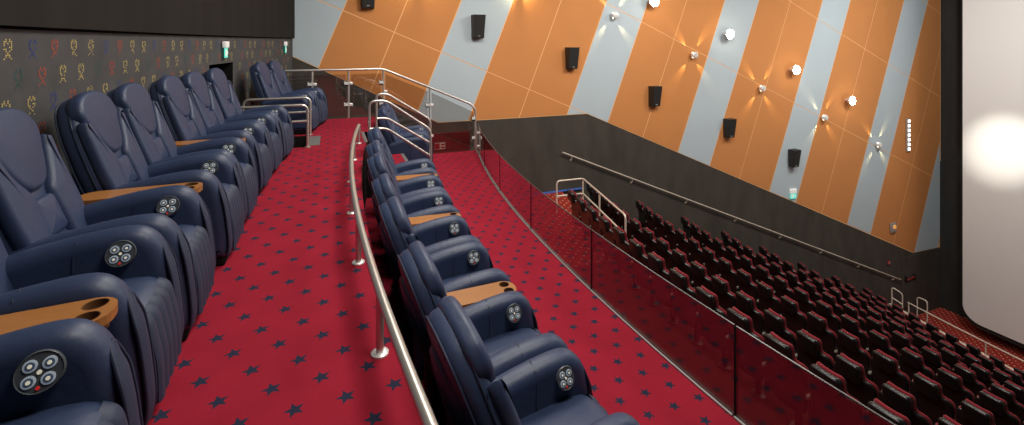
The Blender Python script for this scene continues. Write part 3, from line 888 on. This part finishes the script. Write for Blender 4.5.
# led strip, exit signs, alarm devices on the far wall
root = thing('led_column', 'vertical grey strip of small white square lamps near the screen', 'wall light', (23.2, YF-.02, -2.40))
m = MB(); m.box(-.10, .10, -.05, 0, -.70, .70); bd = m.build('backplate', MT['grey'], root, smooth=False)
for i in range(7):
    m = MB(); zc = -.60+.20*i; m.rbox(-.06, .06, -.085, -.05, zc-.058, zc+.058, .012, mi=0); m.build('lamp', MT['led'], bd)
def exit_sign(loc, rz, label, w=.23, h1=.10, h2=.16):
    root = thing('exit_sign', label, 'exit sign', loc, rz, 'illuminated exit signs')
    m = MB(); m.rbox(-w/2, w/2, -.06, 0, 0, h1, .012); m.build('housing', MT['signwhite'], root)
    m = MB(); m.box(-w/2+.01, w/2-.01, -.038, -.026, -h2, 0); pn = m.build('panel', MT['green'], root, smooth=False)
    m = MB(); s = h2/.13
    def q(x0, x1, z0, z1): m.box(x0*w/.24, x1*w/.24, -.042, -.038, z0*s, z1*s)
    q(-.085,-.025,-.105,-.025)                     # doorway
    m.lathe([(.011*s,-.038),(.011*s,-.042)], (.028*w/.24,0,-.032*s), 10, (0,1,0))
    for pts in (((.022,-.045),(.008,-.075),(.03,-.085),(.022,-.110)), ((.008,-.075),(-.012,-.105)), ((.02,-.05),(.045,-.068)), ((.02,-.05),(-.004,-.058))):
        m.tube([(a*w/.24,-.040,b*s) for a, b in pts], .0055*s, 6)
    for pts in (((.055,-.066),(.095,-.066)), ((.080,-.050),(.097,-.066),(.080,-.082))):
        m.tube([(a*w/.24,-.040,b*s) for a, b in pts], .005*s, 6)
    m.build('pictogram', MT['signwhite'], pn, smooth=False)
ry = lambda y: PI/2
exit_sign((back_x(8.62)+.01, 8.62, 1.51), PI/2, 'green exit sign above the dark stair doorway on the patterned wall')
exit_sign((back_x(12.06)+.01, 12.06, 1.51), PI/2, 'green exit sign near the far corner of the patterned wall')
exit_sign((16.28, YF-.02, -4.10), 0, 'green exit sign on the blue panel above the sloping handrail', .32, .16, .20)
root = thing('alarm_sounder', 'square grey alarm sounder with a round orange face near the screen', 'alarm', (22.19, YF-.02, -6.24))
m = MB(); m.rbox(-.18, .18, -.06, 0, -.20, .20, .02); m.build('housing', MT['grey'], root)
m = MB(); m.lathe([(.10,-.06),(.09,-.085),(.03,-.095)], (0.03,0,.03), 18, (0,1,0)); m.build('sounder_face', MT['alarm'], root)
root = thing('fire_call_point', 'small red fire call point on the charcoal wall near the door', 'alarm', (21.86, YF-.046, -7.66))
m = MB(); m.rbox(-.06, .06, -.05, 0, -.065, .065, .012); m.build('housing', MT['red'], root)
m = MB(); m.box(-.04, .04, -.056, -.05, -.035, .035); m.build('button_plate', MT['grey'], root, smooth=False)
root = thing('safety_sign', 'small red and white safety sign behind the far glass railing', 'sign', (2.31, 10.449, -.82))
m = MB(); m.box(-.12, .12, -.012, 0, .0, .15); m.build('board', MT['white'], root, smooth=False)
m = MB(); m.box(-.115, -.01, -.016, -.012, .01, .14); m.box(.02, .11, -.016, -.012, .09, .125); m.box(.02,.11,-.016,-.012,.025,.06)
m.build('red_symbol', MT['red'], root, smooth=False)

# ------------------------------------------------------------------ screen
XS = 24.2
root = thing('cinema_screen', 'huge pale cinema screen with rounded corners', 'cinema screen', (XS, 3.0, -9.70))
W, H = 16.48, 14.4
o = rrect(0, H/2, W, H, .58, 10)
m = MB(); m.pillow(o, (0,0,0), (0,1,0), (0,0,1), .06, 0, n=2); m.build('screen_sheet', MT['screen'], root, smooth=False)
m = MB(); oo = rrect(0, H/2-.05, W+.14, H+.26, .66, 10)
m.pillow(oo, (.10,0,0), (0,1,0), (0,0,1), .13, 0); m.build('masking_frame', MT['masking'], root, smooth=False)
for y in (-6, 0, 6):
    m = MB(); m.box(.17, .32, y-.08, y+.08, ZS+9.70, 8); m.box(.32, XF-XS, y-.06, y+.06, 3, 3.2); m.build('support', MT['black'], root, smooth=False)

# ------------------------------------------------------------------ lights added overhead, unseen, to fill the hall and wash wall and screen
NEU = (1., .94, .86)
for x, y, p in ((1.7,1.6,185),(1.7,5.2,185),(1.7,8.6,115)):
    area('added_overhead_light', (x, y, 4.9), (x-.1, y, 0), p, NEU, 2.2)
for x, y, p in ((6.5,4.5,170),(12.5,5.,150),(18.,5.,110)):
    area('added_overhead_light', (x, y, 4.9), (x, y+.5, -5), p, NEU, 2.0)
for x, p in ((3.5,150),(8.5,260),(13.,200)):
    area('added_overhead_light', (x, 7.5, 4.9), (x+.3, 12.7, .3-.35*(x-3)), p, NEU, 1.2)
area('added_overhead_light', (17., 7., 4.8), (24.2, 9.5, -2), 540, (1.,.98,.93), 1.)
spot('screen_lamp', (12., 6., 4.6), (24.2, 10.0, -2.55), 11000, (1.,.96,.84), 11.5, 1., .1)

w = bpy.data.worlds.new('world'); scn.world = w; w.use_nodes = True
w.node_tree.nodes['Background'].inputs[0].default_value = (.02,.02,.02,1)

# ------------------------------------------------------------------ camera
cam = bpy.data.cameras.new('camera'); co = bpy.data.objects.new('camera', cam); COL.link(co)
cam.sensor_width = 36; cam.lens = 469/1024*36; cam.shift_y = -(212.5-42)/1024
cam.clip_start = .05; cam.clip_end = 200
co.location = (0,0,1.6); co.rotation_euler = (PI/2, 0, -math.radians(21.2))
scn.camera = co
scn.view_settings.view_transform = 'Standard'; scn.view_settings.look = 'None'
scn.view_settings.gamma = 1; scn.view_settings.exposure = 0; scn.view_settings.use_curve_mapping = False
scn.cycles.use_denoising = True
scn.cycles.max_bounces = 8; scn.cycles.transparent_max_bounces = 24
